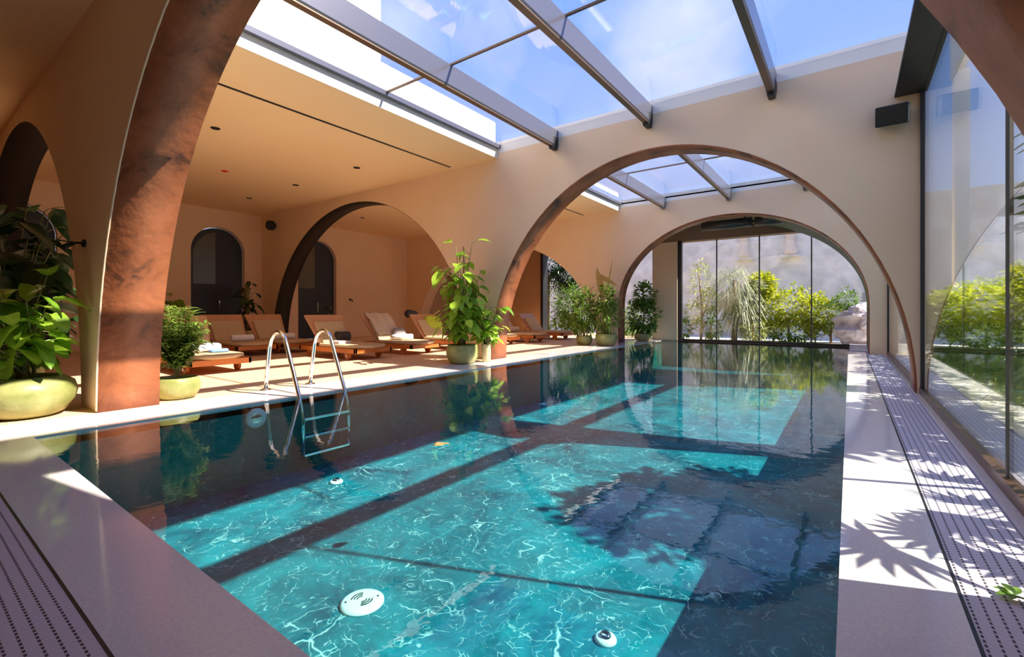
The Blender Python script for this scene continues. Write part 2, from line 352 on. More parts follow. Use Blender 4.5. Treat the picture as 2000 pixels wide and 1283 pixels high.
# ---------------------------------------------------------------- pool
def quadbox(parts, name, m, **k):
    mb = MB()
    for p in parts: mb.box(*p)
    return mb.build(name, m, **k)
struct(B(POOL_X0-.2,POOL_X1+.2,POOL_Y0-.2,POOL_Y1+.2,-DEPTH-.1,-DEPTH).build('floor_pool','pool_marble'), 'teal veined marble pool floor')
basin = quadbox([(POOL_X0-.15,POOL_X0,POOL_Y0-.15,POOL_Y1+.15,-DEPTH,-.05),(POOL_X1,POOL_X1+.15,POOL_Y0-.15,POOL_Y1+.15,-DEPTH,-.05),
         (POOL_X0,POOL_X1,POOL_Y0-.15,POOL_Y0,-DEPTH,-.05),(POOL_X0,POOL_X1,POOL_Y1,POOL_Y1+.15,-DEPTH,-.05)], 'wall_pool', 'pool_wall_marble')
struct(basin, 'dark green marble pool side walls')
mb = MB(); nb = len(mb.v)
mb.v += [(POOL_X0,POOL_Y0,-.012),(POOL_X1,POOL_Y0,-.012),(POOL_X1,POOL_Y1,-.012),(POOL_X0,POOL_Y1,-.012)]; mb.face([0,1,2,3])
wat = mb.build('pool_water','water'); wat['kind'] = 'stuff'; wat['label'] = 'clear still water filling the long indoor pool'; wat['category'] = 'water'

# ---------------------------------------------------------------- floors
fl = quadbox([(LEFT-.3,-7.2,-7,24,-.12,0)], 'floor', 'deck_stone'); struct(fl, 'beige stone deck')
struct(quadbox([(-7.2,POOL_X0,.09,POOL_Y1+.35,-.12,0)], 'trim_coping_left', 'coping'), 'pale stone coping along the lounger side')
struct(quadbox([(POOL_X0,.37,.49,POOL_Y0,-.12,0)], 'trim_coping_near', 'coping'), 'pale stone coping along the near end')
struct(quadbox([(POOL_X1,.37,POOL_Y0,17.3,-.12,0)], 'trim_coping_right', 'coping'), 'pale stone coping along the glass side')
struct(quadbox([(POOL_X0,.37,POOL_Y1,POOL_Y1+.35,-.12,0)], 'trim_coping_far', 'bronze'), 'dark edging at the far end of the pool')
struct(quadbox([(-7.2,GX+.1,-7,.09,-.12,0)], 'floor_near', 'coping'))
struct(quadbox([(-7.2,.37,.478,.49,-.02,-.001),(.372,.384,.49,17.3,-.02,-.001)], 'trim_joint', 'near_black'))
def grate(name, x0,x1,y0,y1, alongx, label):
    m = MB().box(x0,x1,y0,y1,-.1,-.002)
    # top face carries UVs in metres: u across the strip, v along it
    b = 1; pts = [(x0,y0),(x1,y0),(x1,y1),(x0,y1)]
    m.uv[b] = [((p[1],p[0]) if alongx else (p[0],p[1])) for p in pts]
    g = m.build(name, 'grate'); tag(g, label, 'grate')
grate('overflow_grate', -7.2,.37,.09,.478, True, 'lavender grey slotted overflow grate strip along the near end of the pool')
grate('overflow_grate', .385,.76,.49,17.3, False, 'lavender grey slotted overflow grate strip running beside the tall glass wall')
struct(quadbox([(.76,GX+.12,.3,17.3,-.12,.0)], 'trim_edge_right', 'coping'))
# marble slabs at the far right corner
for i,(a,b_,h) in enumerate(((17.35,18.05,.03),(18.15,18.95,.05),(19.05,19.85,.07))):
    o = B(POOL_X1+.03,GX-.05,a,b_,-.12,h).build('marble_slab','slab_marble',bevel=.01)
    tag(o, ['veined lavender marble slab nearest the camera, beyond the end of the right coping','veined lavender marble slab, middle one of three at the far right pool corner','veined lavender marble slab furthest away beside the end glass at the right'][i], 'slab', 'marble slabs at the far right corner')

# ---------------------------------------------------------------- arch walls
def arch_outline(u0,u1,top,ops,z0=0):
    pts = [(u0,z0),(u0,top),(u1,top),(u1,z0)]
    for (c,a,b,sp) in sorted(ops, key=lambda o:-o[0]):
        n = 48; pts.append((c+a,z0))
        for i in range(n+1):
            t = math.pi*i/n
            if i == 0 and sp <= z0: continue
            if i == n and sp <= z0: continue
            pts.append((c+a*math.cos(t), sp+b*math.sin(t)))
        pts.append((c-a,z0))
    return pts
def lining(c,a,b,sp,y0,y1,th,name,m,axis='y'):
    mbb = MB(); n = 56; P = []
    if sp > 0: P.append((c+a,0,1,0))
    for i in range(n+1):
        t = math.pi*i/n; P.append((c+a*math.cos(t), sp+b*math.sin(t), math.cos(t), math.sin(t)))
    if sp > 0: P.append((c-a,0,-1,0))
    k = len(P); v = []
    for (u,z,nx,nz_) in P:
        for off in (0.004,-th):
            uu, zz = u+nx*off, max(0.001, z+nz_*off)
            for yy in (y0,y1): mbb.v.append((uu,yy,zz) if axis=='y' else (yy,uu,zz))
    for i in range(k-1):
        q = i*4; r = q+4
        mbb.face([q+2,q+3,r+3,r+2], smooth=True); mbb.face([q,r,r+1,q+1]); mbb.face([q,q+2,r+2,r]); mbb.face([q+1,r+1,r+3,q+3])
    mbb.face([0,1,3,2]); q=(k-1)*4; mbb.face([q,q+2,q+3,q+1])
    return struct(mbb.build(name, m))
for nm,(y0,y1) in WALLS.items():
    xr = GX-.0 if nm != 'far' else GX
    mainop = (ARC[0],ARC[1],ARC[2],0)
    if nm == 'far': mainop = (-3.3,3.75,3.0,1.40)
    sideop = (SIDE[0],SIDE[1],SIDE[2],0)
    if nm == 'far': sideop = (SIDE[0],SIDE[1],4.2,0)
    o = MB().prism(arch_outline(LEFT, xr-.02, CEIL+.13, [mainop, sideop]), 'y', y0, y1).build('wall_'+nm, 'plaster'); struct(o)
    lining(*mainop, y0-.01 if nm=='near' else y0+.004, y1+.004, .02, 'trim_arch_lining', 'copper')
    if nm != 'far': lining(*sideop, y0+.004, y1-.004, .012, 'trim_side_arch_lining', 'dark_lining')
# gold edge bead on the near arch
def arc_pts(c,a,b,y,n=60): return [(c+a*math.cos(math.pi*i/n), y, max(.02,b*math.sin(math.pi*i/n))) for i in range(n+1)]
struct(MB().tube(arc_pts(ARC[0],ARC[1]-.012,ARC[2]-.012,WALLS['near'][0]-.012), .012, 6).build('trim_arch_bead','plaster'))

# left wall with arched doors
doors = [(-1.1,.9),(2.25,.9),(4.86,.9),(7.46,.9),(11.4,.9)]
o = MB().prism(arch_outline(-7,19.5,CEIL+.25,[(c,a,.9,3.4) for c,a in doors]), 'x', LEFT-.3, LEFT).build('wall_left','plaster'); struct(o)
for i,(c,a) in enumerate(doors):
    pts = [(c+a-.02,0.01)]+[(c+(a-.02)*math.cos(math.pi*k/24), 3.4+(.88)*math.sin(math.pi*k/24)) for k in range(25)]+[(c-a+.02,.01)]
    d = MB().prism(pts,'x',LEFT-.26,LEFT-.18).build('door_%d'%(i+1),'navy'); struct(d, 'dark navy arched door in the left wall')
    pn = MB().prism([(c-.78,2.2),(c-.05,2.2),(c-.05,4.12),(c-.35,4.03),(c-.65,3.72),(c-.78,3.4)],'x',LEFT-.175,LEFT-.17).build('pane','pane_reflection_grey',parent=d)
    hd = B(LEFT-.18,LEFT-.13,c+.05,c+.09,1.2,1.6).build('handle','steel',parent=d)
struct(B(LEFT-.3,GX+.3,-7.2,-7,0,CEIL+.25).build('wall_back','plaster'))
# end bay: brown ceiling, brown wall, pillar
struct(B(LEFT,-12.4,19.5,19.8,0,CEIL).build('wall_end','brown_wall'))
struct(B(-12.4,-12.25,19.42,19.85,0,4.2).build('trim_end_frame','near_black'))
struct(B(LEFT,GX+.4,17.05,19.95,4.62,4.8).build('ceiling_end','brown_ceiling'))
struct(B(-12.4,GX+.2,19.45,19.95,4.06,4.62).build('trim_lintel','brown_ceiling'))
struct(B(-6.75,-5.72,19.35,19.95,0,4.06).build('wall_pillar','plaster'))
# dark curved reveal of the end bay on the right
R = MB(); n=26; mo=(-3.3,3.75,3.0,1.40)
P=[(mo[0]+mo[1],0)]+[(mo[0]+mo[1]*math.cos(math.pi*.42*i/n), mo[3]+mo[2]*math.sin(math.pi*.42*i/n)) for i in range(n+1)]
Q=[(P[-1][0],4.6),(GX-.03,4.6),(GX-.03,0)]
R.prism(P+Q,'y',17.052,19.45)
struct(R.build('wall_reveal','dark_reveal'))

# ---------------------------------------------------------------- ceilings
def ceil_slab(y0,y1,x0,x1,name): struct(B(x0,x1,y0,y1,CEIL,CEIL+.25).build(name,'ceiling_plaster'))
ceil_slab(-7.2,1.55,LEFT-.3,GX+.3,'ceiling_near')
SK = [(2.15,9.0),(9.6,16.45)]
for i,(a,b_) in enumerate(SK):
    ceil_slab(a,b_,LEFT-.3,-7.0,'ceiling')
    struct(B(-8.43,-8.37,a+.05,b_-.2,CEIL-.008,CEIL+.01).build('trim_ceiling_slot','near_black'))
struct(B(LEFT-.3,GX+.3,16.45,17.05,CEIL+.25,CEIL+.3).build('ceiling_far','ceiling_plaster'))

# ---------------------------------------------------------------- skylights
GZ = 5.27
for i,(a,b_) in enumerate(SK):
    # white curbs
    struct(quadbox([(-7.25,-6.985,a+.001,b_-.001,CEIL+.003,GZ-.03),(-7.25,GX+.2,b_-.0,b_+.08,CEIL+.131,GZ+.08),(-7.25,GX+.2,a-.08,a+.0,CEIL+.131,GZ+.08)],'trim_curb','white_paint'))
    wn = struct(B(-7.2,GX+.1,a,b_,GZ,GZ+.02).build('window_%d'%(i+1),'glass'), 'glass roof over the pool')
    rail = quadbox([(-6.98,-6.90,a,b_,GZ-.09,GZ-.002)],'window_frame','beam_metal',parent=wn)
    ym = (a+b_)/2
    bar = B(-6.90,GX-.02,ym-.02,ym+.02,GZ-.03,GZ-.001).build('glazing_bar','bar_metal',parent=wn)
    for k,xb in enumerate((-5.34,-3.2,-1.07)):
        m_ = MB().prism([(xb-.065,4.90),(xb-.045,4.87),(xb+.045,4.87),(xb+.065,4.90),(xb+.065,GZ-.035),(xb-.065,GZ-.035)],'y',a+.001,b_-.001)
        o = m_.build('roof_beam','beam_metal')
        where = ('nearest the loungers','in the middle','nearest the glass side')[k]
        tag(o, ('grey metal roof beam %s, under the near skylight' if i==0 else 'grey metal roof beam %s, under the second skylight beyond the middle arch')%where, 'beam', 'roof beams')
        MB().box(xb-.05,xb+.05,a+.001,b_-.23,4.855,4.872).build('dark_underside','bar_metal',parent=o)  # added brown strip: underside darkened by the reflected interior, put into colour
        cp = MB().prism([(xb-.075,4.93),(xb-.055,4.80),(xb+.055,4.80),(xb+.075,4.93),(xb+.075,5.08),(xb-.075,5.08)],'y',b_-.22,b_-.002)
        cp.build('beam_shoe','near_black' if i==0 else 'beam_metal',parent=o,bevel=.02)
# ---------------------------------------------------------------- right side: glass wall, soffit, posts
struct(B(.54,GX+.06,2.15,9.0,4.40,4.45).build('trim_soffit','near_black'), 'black boxed soffit above the glass wall')
struct(B(.54,GX+.06,9.6,16.45,4.40,4.45).build('trim_soffit','near_black'))
for a,b_ in SK: struct(B(GX,GX+.02,a+.01,b_-.01,4.455,GZ-.005).build('window_%d'%(20+int(a)),'glass'))
struct(B(GX-.02,GX+.25,-7,2.9,0,CEIL).build('wall_right','plaster'))
wi = 3
def glass_wall(y0,y1,z1=4.4):
    global wi
    g = struct(B(GX,GX+.02,y0+.006,y1-.006,.09,z1).build('window_%d'%wi,'glass_green')); wi += 1
    return g
for y0,y1 in ((2.9,4.45),(4.45,9.0),(9.6,13.0),(13.0,16.45)):
    g = glass_wall(y0,y1)
    B(GX-.03,GX+.06,y0,y1,0,.09).build('bottom_rail','bronze',parent=g)
struct(B(GX-.02,GX+.03,8.90,9.0,0,4.4).build('trim_post','near_black'), 'black vertical post where glass meets the middle wall')
struct(B(GX-.02,GX+.03,16.38,16.45,0,4.4).build('trim_post','near_black'))
struct(B(GX-.006,GX+.026,4.43,4.47,.09,4.4).build('trim_glass_joint','dark_reveal'))
struct(B(GX-.02,GX+.25,17.05,19.9,0,4.3).build('wall_right_end','plaster'))
# end glass
xs = [-5.62,-4.25,-2.75,-1.1,.42]
for k in range(4):
    g = struct(B(xs[k]+.01,xs[k+1]-.01,19.56,19.58,.07,4.1).build('window_%d'%wi,'glass')); wi += 1
    B(xs[k],xs[k+1],19.53,19.61,0,.07).build('bottom_rail','near_black',parent=g)
struct(B(-5.72,-5.58,19.45,19.62,0,4.1).build('trim_corner_post','near_black'), 'black corner post of the end glass')
for k in (1,2,3): struct(B(xs[k]-.02,xs[k]+.02,19.54,19.60,.07,4.1).build('trim_mullion','dark_reveal'))
# rolled awnings
def awning(x0,x1,z,label):
    t = thing('rolled_awning',((x0+x1)/2,17.75,z),label,'awning'); h=(x1-x0)/2
    MB().tube([(-h,0,0),(h,0,0)],.17,16).build('fabric_roll','awning',parent=t)
    MB().tube([(-h-.05,0,0),(h+.05,0,0)],.035,8).build('roller','steel',parent=t)
    for q in (-h+.2,h-.25): MB().box(q,q+.05,-.05,.05,.1,4.62-z).build('bracket','near_black',parent=t)
awning(-4.35,-2.72,4.28,'dark rolled awning under the end bay ceiling, the left one with a rounded tip')
awning(-2.62,-1.75,4.28,'dark rolled awning under the end bay ceiling, the right one near the dark reveal')

# ================================================================ things
def arc(c, r, a0, a1, n, f): return [f(c[0]+r*math.cos(a0+(a1-a0)*i/n), c[1]+r*math.sin(a0+(a1-a0)*i/n)) for i in range(n+1)]
# ladder
lad = thing('pool_ladder',(-6.7,3.85,0),'polished steel pool ladder with two bent handrails at the lounger side edge','ladder')
def rail_pts(dy):
    P = [(-7.17,0),(-7.11,.35),(-7.05,.66),(-7.0,.78),(-6.93,.85),(-6.83,.895),(-6.74,.90),(-6.66,.865),(-6.60,.80),(-6.55,.70),(-6.38,.34),(-6.235,0.02),(-6.17,-.15),(-6.13,-.32),(-6.12,-.85)]
    return [(x+6.7,dy,z) for x,z in P]
for dy in (-.36,.36):
    r = MB().tube(rail_pts(dy), .030, 14).build('handrail','steel',parent=lad)
    MB().lathe([(.0,.03),(.04,.03),(.075,.018),(.085,0.002),(0,.002)],(-.47,dy,0),20).build('flange','steel',parent=r)
for z in (-.3,-.55,-.8): MB().box(.50,.62,-.36,.36,z-.02,z+.02).build('step','steel',parent=lad,bevel=.01)

# loungers
def lounger_proto():
    t = thing('sun_lounger',(0,0,0),'','lounger')
    L_, W = 2.5, 1.1          # foot at x=0, head at x=-L
    fr = MB().box(-L_,0,-W/2,-W/2+.06,.17,.28).box(-L_,0,W/2-.06,W/2,.17,.28).box(-.07,0.0,-W/2,W/2,.17,.28).box(-L_,-L_+.07,-W/2,W/2,.17,.28)
    for k in range(12): fr.box(-L_+.2+k*.19,-L_+.3+k*.19,-W/2+.06,W/2-.06,.235,.262)
    fr.build('frame','teak',parent=t,bevel=.006)
    for sy in (-1,1):
        wh = MB(); wh.tube([(-.42,sy*(W/2-.09)-.03,.105),(-.42,sy*(W/2-.09)+.03,.105)],.105,20)
        w1 = wh.build('wheel','teak',parent=t); MB().tube([(-.42,sy*(W/2-.09)-.045,.105),(-.42,sy*(W/2-.09)+.045,.105)],.025,10).build('hub','steel',parent=w1)
        MB().box(-.47,-.37,sy*(W/2-.09)-.05,sy*(W/2-.09)-.035,.10,.18).build('wheel_bracket','teak',parent=t)
        MB().prism([(-L_+.25,0.002),(-L_+.35,0.002),(-L_+.42,.19),(-L_+.28,.19)],'y',sy*(W/2-.1)-.03,sy*(W/2-.1)+.03).build('leg','teak',parent=t,bevel=.004)
    # seat mattress with rounded foot
    n=16; pts=[(-1.62,-W/2+.03),(-.35,-W/2+.02)]+[(-.35+.42*math.sin(math.pi*i/n), -(W/2-.02)*math.cos(math.pi*i/n)) for i in range(1,n)]+[(-.35,W/2-.02),(-1.62,W/2-.03)]
    MB().prism(pts,'z',.285,.365).build('mattress','mattress',parent=t,bevel=.03)
    # raised backrest
    A = math.radians(52); M = Matrix.Translation((-1.60,0,.29)) @ Matrix.Rotation(-(math.pi-A),4,'Y')
    ln=1.02; bk = MB()
    bk.v += [tuple(M @ Vector(p)) for p in ((0,-W/2+.1,-.02),(0,W/2-.1,-.02),(ln,W/2+.02,-.02),(ln,-W/2-.02,-.02),(0,-W/2+.1,.03),(0,W/2-.1,.03),(ln,W/2+.02,.03),(ln,-W/2-.02,.03))]
    for q in ((3,2,1,0),(4,5,6,7),(0,1,5,4),(1,2,6,5),(2,3,7,6),(3,0,4,7)): bk.face(list(q))
    bk.build('backrest','pale_wood',parent=t,bevel=.01)
    bp = MB(); bp.box(.03,ln-.28,-W/2+.13,W/2-.13,-.10,-.022,M); bp.build('back_cushion','mattress',parent=t,bevel=.03)
    pr = MB().tube([(-2.02,0,.8),(-2.28,0,.27)],.02,8).build('prop','steel',parent=t)
    return t
def copy_tree(o, parent=None):
    c = o.copy(); C.objects.link(c); c.parent = parent
    for ch in list(o.children): copy_tree(ch, c)
    return c
proto = lounger_proto()
spots = [ # foot x, centre y, label
 (-9.75,3.92,'low teak sun lounger nearest the camera, half hidden by the feathery potted palm'),
 (-9.62,7.35,'teak sun lounger behind the ladder with beige mattress hanging over its foot'),
 (-9.6,9.10,'teak sun lounger under the middle wall side arch, beige cloth over its raised back'),
 (-9.7,11.1,'teak sun lounger with a lime cushion, behind the tall leafy potted plant'),
 (-9.80,13.5,'teak sun lounger beyond the middle arch with red and white towels on it'),
 (-9.60,15.2,'teak sun lounger beyond the middle arch with a beige cushion roll on it'),
 (-9.65,17.35,'furthest teak sun lounger, in the end bay by the garden opening'),
 (-11.6,1.0,'teak sun lounger in the shade left of the copper arch, behind the big boulder pot'),
 (-12.85,6.05,'shaded teak sun lounger in the back row, its wooden back nearer the arched door'),
 (-12.85,7.25,'shaded teak sun lounger in the back row, right of its twin and behind the ladder'),
]
LG=[]
for i,(x_,y_,lb) in enumerate(spots):
    o = proto if i==0 else copy_tree(proto)
    o.location=(x_,y_,0); o['label']=lb; o['group']='teak sun loungers'; LG.append(o)
# soft things
def blob(name,m,cx,cy,cz,sx,sy,sz,label,cat,seed=0,rz=0,group=None,wob=.06,rx=0,ry=0):
    rnd=random.Random(seed); mb_=MB(); n1,n2=10,18; ph=[rnd.uniform(0,6.3) for _ in range(6)]
    for i in range(n1+1):
        a=-math.pi/2+math.pi*i/n1
        for k in range(n2):
            b_=2*math.pi*k/n2; 
            x_=math.copysign(abs(math.cos(b_))**.55,math.cos(b_))*math.copysign(abs(math.cos(a))**.5,1); y_=math.copysign(abs(math.sin(b_))**.55,math.sin(b_))*abs(math.cos(a))**.5; z_=math.copysign(abs(math.sin(a))**.8,math.sin(a))
            q=1+wob*(math.sin(3*x_*2+ph[0])+math.sin(4*y_+ph[1])+math.sin(5*x_*y_*2+ph[2]))
            mb_.v.append((x_*sx*q,y_*sy*q,z_*sz*(q)))
    for i in range(n1):
        for k in range(n2):
            k2=(k+1)%n2; mb_.face([i*n2+k,i*n2+k2,(i+1)*n2+k2,(i+1)*n2+k],smooth=True)
    o=mb_.build(name,m,loc=(cx,cy,cz)); o.rotation_euler=(rx,ry,rz); tag(o,label,cat,group); return o
def folded(name,mats_,cx,cy,cz,sx,sy,n,label,cat,seed=0,rz=0,group=None,h=.035):
    rnd=random.Random(seed); o=None; m_=MB()
    for k in range(n):
        dx=rnd.uniform(-.015,.015); m_.box(-sx/2+dx,sx/2+dx,-sy/2,sy/2,k*h,k*h+h*.92)
    o=m_.build(name,mats_,loc=(cx,cy,cz),bevel=.012); o.rotation_euler.z=rz; tag(o,label,cat,group); return o
TOP=.367
blob('towel','towel_white',-10.75,3.95,TOP+.08,.25,.30,.09,'crumpled white towel on the lounger nearest the camera','towel',1,wob=.1)
blob('towel','towel_blue',-10.42,4.15,TOP+.03,.10,.16,.035,'small blue cloth beside the white towel on the nearest lounger','towel',2,wob=.1)
def roll(x_,y_,z_,m_,lb,r=.09,l=.6):
    o=MB().tube([(0,-l/2,0),(0,-l/2+.03,0),(0,l/2-.03,0),(0,l/2,0)],r,18).build('rolled_towel',m_,loc=(x_,y_,z_+r),bevel=.02); tag(o,lb,'towel','rolled towels')
roll(-13.75,6.05,TOP,'towel_white','rolled white towel on the back row lounger nearer the arched door')
roll(-13.75,7.25,TOP,'towel_white','rolled white towel on the right lounger of the back row')
folded('folded_towel','towel_white',-10.75,7.15,TOP,.42,.36,2,'folded white towel on the lounger behind the ladder','towel',3)
blob('beach_bag','bag',-11.25,7.55,TOP+.14,.16,.2,.14,'dark soft bag on the lounger behind the ladder','bag',5,wob=.05)
roll(-11.35,7.05,TOP,'towel_beige','rolled beige towel beside the dark bag on the lounger behind the ladder',.08,.4)
# cloth over the raised back of the third lounger
def drape(lx,ly,m_,lb,W=.86,len_=.95,seed=0):
    A=math.radians(52); c,s_=math.cos(A),math.sin(A)
    bx,bz=-1.60+lx,.29; th=.045
    P=[]
    for u in (.18,.35,.55,.75,.95,1.04): P.append((bx-c*u+s_*(.13 if u<.78 else th+.01), bz+s_*u+c*(.13 if u<.78 else th+.01)))
    P.append((bx-c*1.08, bz+s_*1.08+.02))
    for u in (1.0,.8,.55): P.append((bx-c*u-s_*th, bz+s_*u-c*th))
    mb_=MB(); n2=12; rnd=random.Random(seed)
    for (px,pz) in P:
        for k in range(n2+1):
            q=k/n2; mb_.v.append((px+.012*math.sin(q*17),ly-W/2+W*q,pz+.012*math.cos(q*13)))
    for i in range(len(P)-1):
        for k in range(n2): mb_.face([i*(n2+1)+k,i*(n2+1)+k+1,(i+1)*(n2+1)+k+1,(i+1)*(n2+1)+k],smooth=True)
    o=mb_.build('draped_towel',m_); so_=o.modifiers.new('thick','SOLIDIFY'); so_.thickness=.02
    tag(o,lb,'towel')
drape(-9.6,9.10,'towel_beige','beige towel draped over the raised back of the lounger under the side arch')
blob('towel','towel_white',-10.75,9.2,TOP+.08,.26,.32,.09,'heap of white towel on the lounger under the middle wall side arch','towel',7,wob=.12)
blob('cushion','grey_cloth',-11.2,9.75-.3,TOP+.16,.12,.22,.17,'grey cushion standing on the lounger under the side arch','cushion',8)
blob('cushion','cushion_dark',-12.05,10.7,1.12,.13,.24,.12,'black round cushion on top of the lounger back beside the lime cushion','cushion',9)
blob('cushion','cushion_green',-11.62,11.35,.78,.09,.36,.30,'bright lime green square cushion leaning on a lounger back','cushion',10,ry=-.55,wob=.03)
blob('towel','red_cloth',-10.9,13.4,TOP+.07,.2,.3,.07,'red towel heap on the lounger just beyond the middle arch','towel',11,wob=.1)
blob('towel','towel_white',-10.5,13.7,TOP+.06,.16,.25,.06,'white towel beside the red one on the lounger beyond the middle arch','towel',12,wob=.1)
roll(-11.0,15.2,TOP,'cushion_beige','fat beige cushion roll on the lounger beyond the middle arch',.11,.6)
blob('pouf','cushion_beige',-12.4,4.75,.17,.35,.35,.17,'low round beige floor pouf behind the nearest lounger','pouf',14,wob=.02)

# side table and reading lamps
t=thing('side_table',(-13.3,8.45,0),'small dark round side table between the loungers by the side arch','table')
MB().lathe([(0,.62),(.36,.62),(.37,.60),(.36,.58),(0,.58)],(0,0,0),28).build('tabletop','bar_metal',parent=t)
MB().tube([(0,0,.02),(0,0,.58)],.03,10).build('column','bar_metal',parent=t)
MB().lathe([(0,.0),(.2,.0),(.2,.02),(0,.03)],(0,0,0.001),24).build('base','bar_metal',parent=t)
def table_lamp(x_,y_,z_,lb,h=.6):
    t=thing('reading_lamp',(x_,y_,z_),lb,'lamp')
    MB().lathe([(0,.0),(.08,0),(.08,.015),(0,.02)],(0,0,0),16).build('base','lamp_black',parent=t)
    MB().tube([(0,0,.015),(0,0,h)],.012,8).build('pole','steel',parent=t)
    MB().lathe([(.02,h+.12),(.07,h+.12),(.12,h),(.11,h),(.06,h+.1),(.02,h+.1)],(0,0,0),18).build('lamp_shade','lamp_black',parent=t)
table_lamp(-13.3,8.45,.622,'small black reading lamp standing on the round side table')
def wall_lamp(x_,y_,z_,lb,d=(0,-1)):
    t=thing('wall_lamp',(x_,y_,z_),lb,'lamp')
    ax=Vector((d[0],d[1],0))
    MB().tube([tuple(ax*0),tuple(ax*.03)],.05,14).build('wall_plate','lamp_black',parent=t)
    MB().tube([tuple(ax*.03),tuple(ax*.09),tuple(ax*.12+Vector((0,0,-.03)))],.014,8).build('arm','lamp_black',parent=t)
    MB().tube([tuple(ax*.11+Vector((0,0,.0))),tuple(ax*.20+Vector((0,0,-.07)))],.022,12,.034).build('lamp_head','lamp_black',parent=t)
wall_lamp(-7.74,1.55,2.05,'small black spot lamp on the plaster pier left of the copper arch')
wall_lamp(LEFT,13.0,1.75,'small black wall lamp on the left wall, seen through the middle wall side arch',(1,0))

# speakers
t=thing('wall_speaker',(.52,9.0,4.14),'black rectangular speaker tilted on the middle wall near the glass','speaker')
M=Matrix.Rotation(.28,4,'X')@Matrix.Rotation(-.16,4,'Z')
MB().box(-.17,.21,-.33,-.09,-.14,.14,M).build('cabinet','near_black',parent=t,bevel=.015)
MB().box(-.15,.19,-.338,-.331,-.12,.12,M).build('grille','lamp_black',parent=t)
MB().box(-.04,.04,-.1,0,-.06,.06).build('bracket','near_black',parent=t)
t=thing('wall_speaker',(-17.7,9.0,4.45),'round dark grey speaker high on the middle wall near the left corner','speaker')
MB().lathe([(0,-.17),(.10,-.17),(.17,-.08),(.17,.05),(.12,.16),(0,.18)],(0,-.2,0),20).build('cabinet','cushion_dark',parent=t)
MB().box(-.03,.03,-.08,0,-.04,.04).build('bracket','near_black',parent=t)
# downlights
def downlight(x_,y_,lb,red=False):
    t=thing('smoke_detector' if red else 'ceiling_downlight',(x_,y_,CEIL),lb,'detector' if red else 'light',None if red else 'ceiling downlights')
    MB().lathe([(.0,-.004),(.055,-.004),(.07,-.012),(.085,-.010),(.09,0)],(0,0,0),24).build('trim_ring','red_plastic' if red else 'near_black',parent=t)
    MB().lathe([(0,-.03),(.03,-.03),(.04,-.004)] if red else [(0,-.006),(.05,-.006),(.055,-.003)],(0,0,0),20).build('sensor' if red else 'lens','red_plastic' if red else 'lamp_black',parent=t)
for x_,y_,lb in ((-10.5,4.1,'round black recessed downlight nearest the camera, above the nearest lounger'),(-10.4,7.4,'round black recessed downlight between the ceiling slot and the side arch'),
   (-13.3,7.35,'round black recessed downlight in the middle of its row of three near the side arch'),(-16.1,7.3,'round black recessed downlight nearest the arched doors'),
   (-15.8,11.5,'round black recessed downlight seen through the middle wall side arch')): downlight(x_,y_,lb)
downlight(-13.5,5.5,'small red round alarm detector on the lounge ceiling',True)

# pool fittings
def disc(x_,y_,r,lb,name='pool_drain_cover',slots=True):
    t=thing(name,(x_,y_,-DEPTH),lb,'drain')
    MB().lathe([(0,.03),(r*.55,.03),(r*.85,.028),(r,.012),(r,.0),(0,0)],(0,0,0.001),36).build('cover_plate','fitting_white',parent=t)
    if slots:
        m_=MB()
        for k in range(3):
            rr=r*(.22+.13*k)
            for a0 in (-.75,math.pi-.75):
                pts=[(rr*math.cos(a0+1.5*i/10),rr*math.sin(a0+1.5*i/10),.034) for i in range(11)]
                m_.tube(pts,r*.028,5)
        m_.build('grille_slots','near_black',parent=t)
        for a in (1.0,4.1): MB().lathe([(0,.036),(r*.05,.034),(r*.05,.02)],(r*.72*math.cos(a),r*.72*math.sin(a),0),10).build('screw','near_black',parent=t)
    else:
        MB().lathe([(r*.3,.05),(r*.45,.05),(r*.5,.03)],(0,0,0),20).build('nozzle_ring','steel',parent=t)
disc(-3.04,2.21,.165,'large round white drain cover with curved slots on the near pool floor')
disc(-5.46,3.57,.085,'small round white inlet on the pool floor toward the ladder',name='pool_inlet',slots=False)
disc(-1.35,2.94,.075,'small round white inlet on the pool floor nearest the right coping',name='pool_inlet',slots=False)
disc(-6.0,9.5,.10,'small pale round inlet on the distant pool floor by the lounger side',name='pool_inlet',slots=False)
t=thing('pool_lamp',(POOL_X0,2.94,-.2),'round white underwater lamp set in the pool side wall below the lounger deck','lamp')
m_=MB().lathe([(0,.03),(.09,.03),(.13,.015),(.13,0)],(0,0,0),28); m_.v=[(z,y,-x) for x,y,z in m_.v]; m_.build('lamp_ring','fitting_white',parent=t)
m_=MB().lathe([(0,.035),(.06,.035),(.07,.03)],(0,0,0),24); m_.v=[(z,y,-x) for x,y,z in m_.v]; m_.build('lens','steel',parent=t)
# floating leaf + fallen sprig
m_=MB().leaf((0,0,0),(.3,1,0),(0,0,1),.16,.10,0,8,'broad',.5,.12,2); lf=m_.build('fallen_leaf','dry_leaf',loc=(-3.02,2.95,-.008)); so_=lf.modifiers.new('t','SOLIDIFY'); so_.thickness=.004
tag(lf,'yellow brown leaf floating alone on the pool water','leaf')

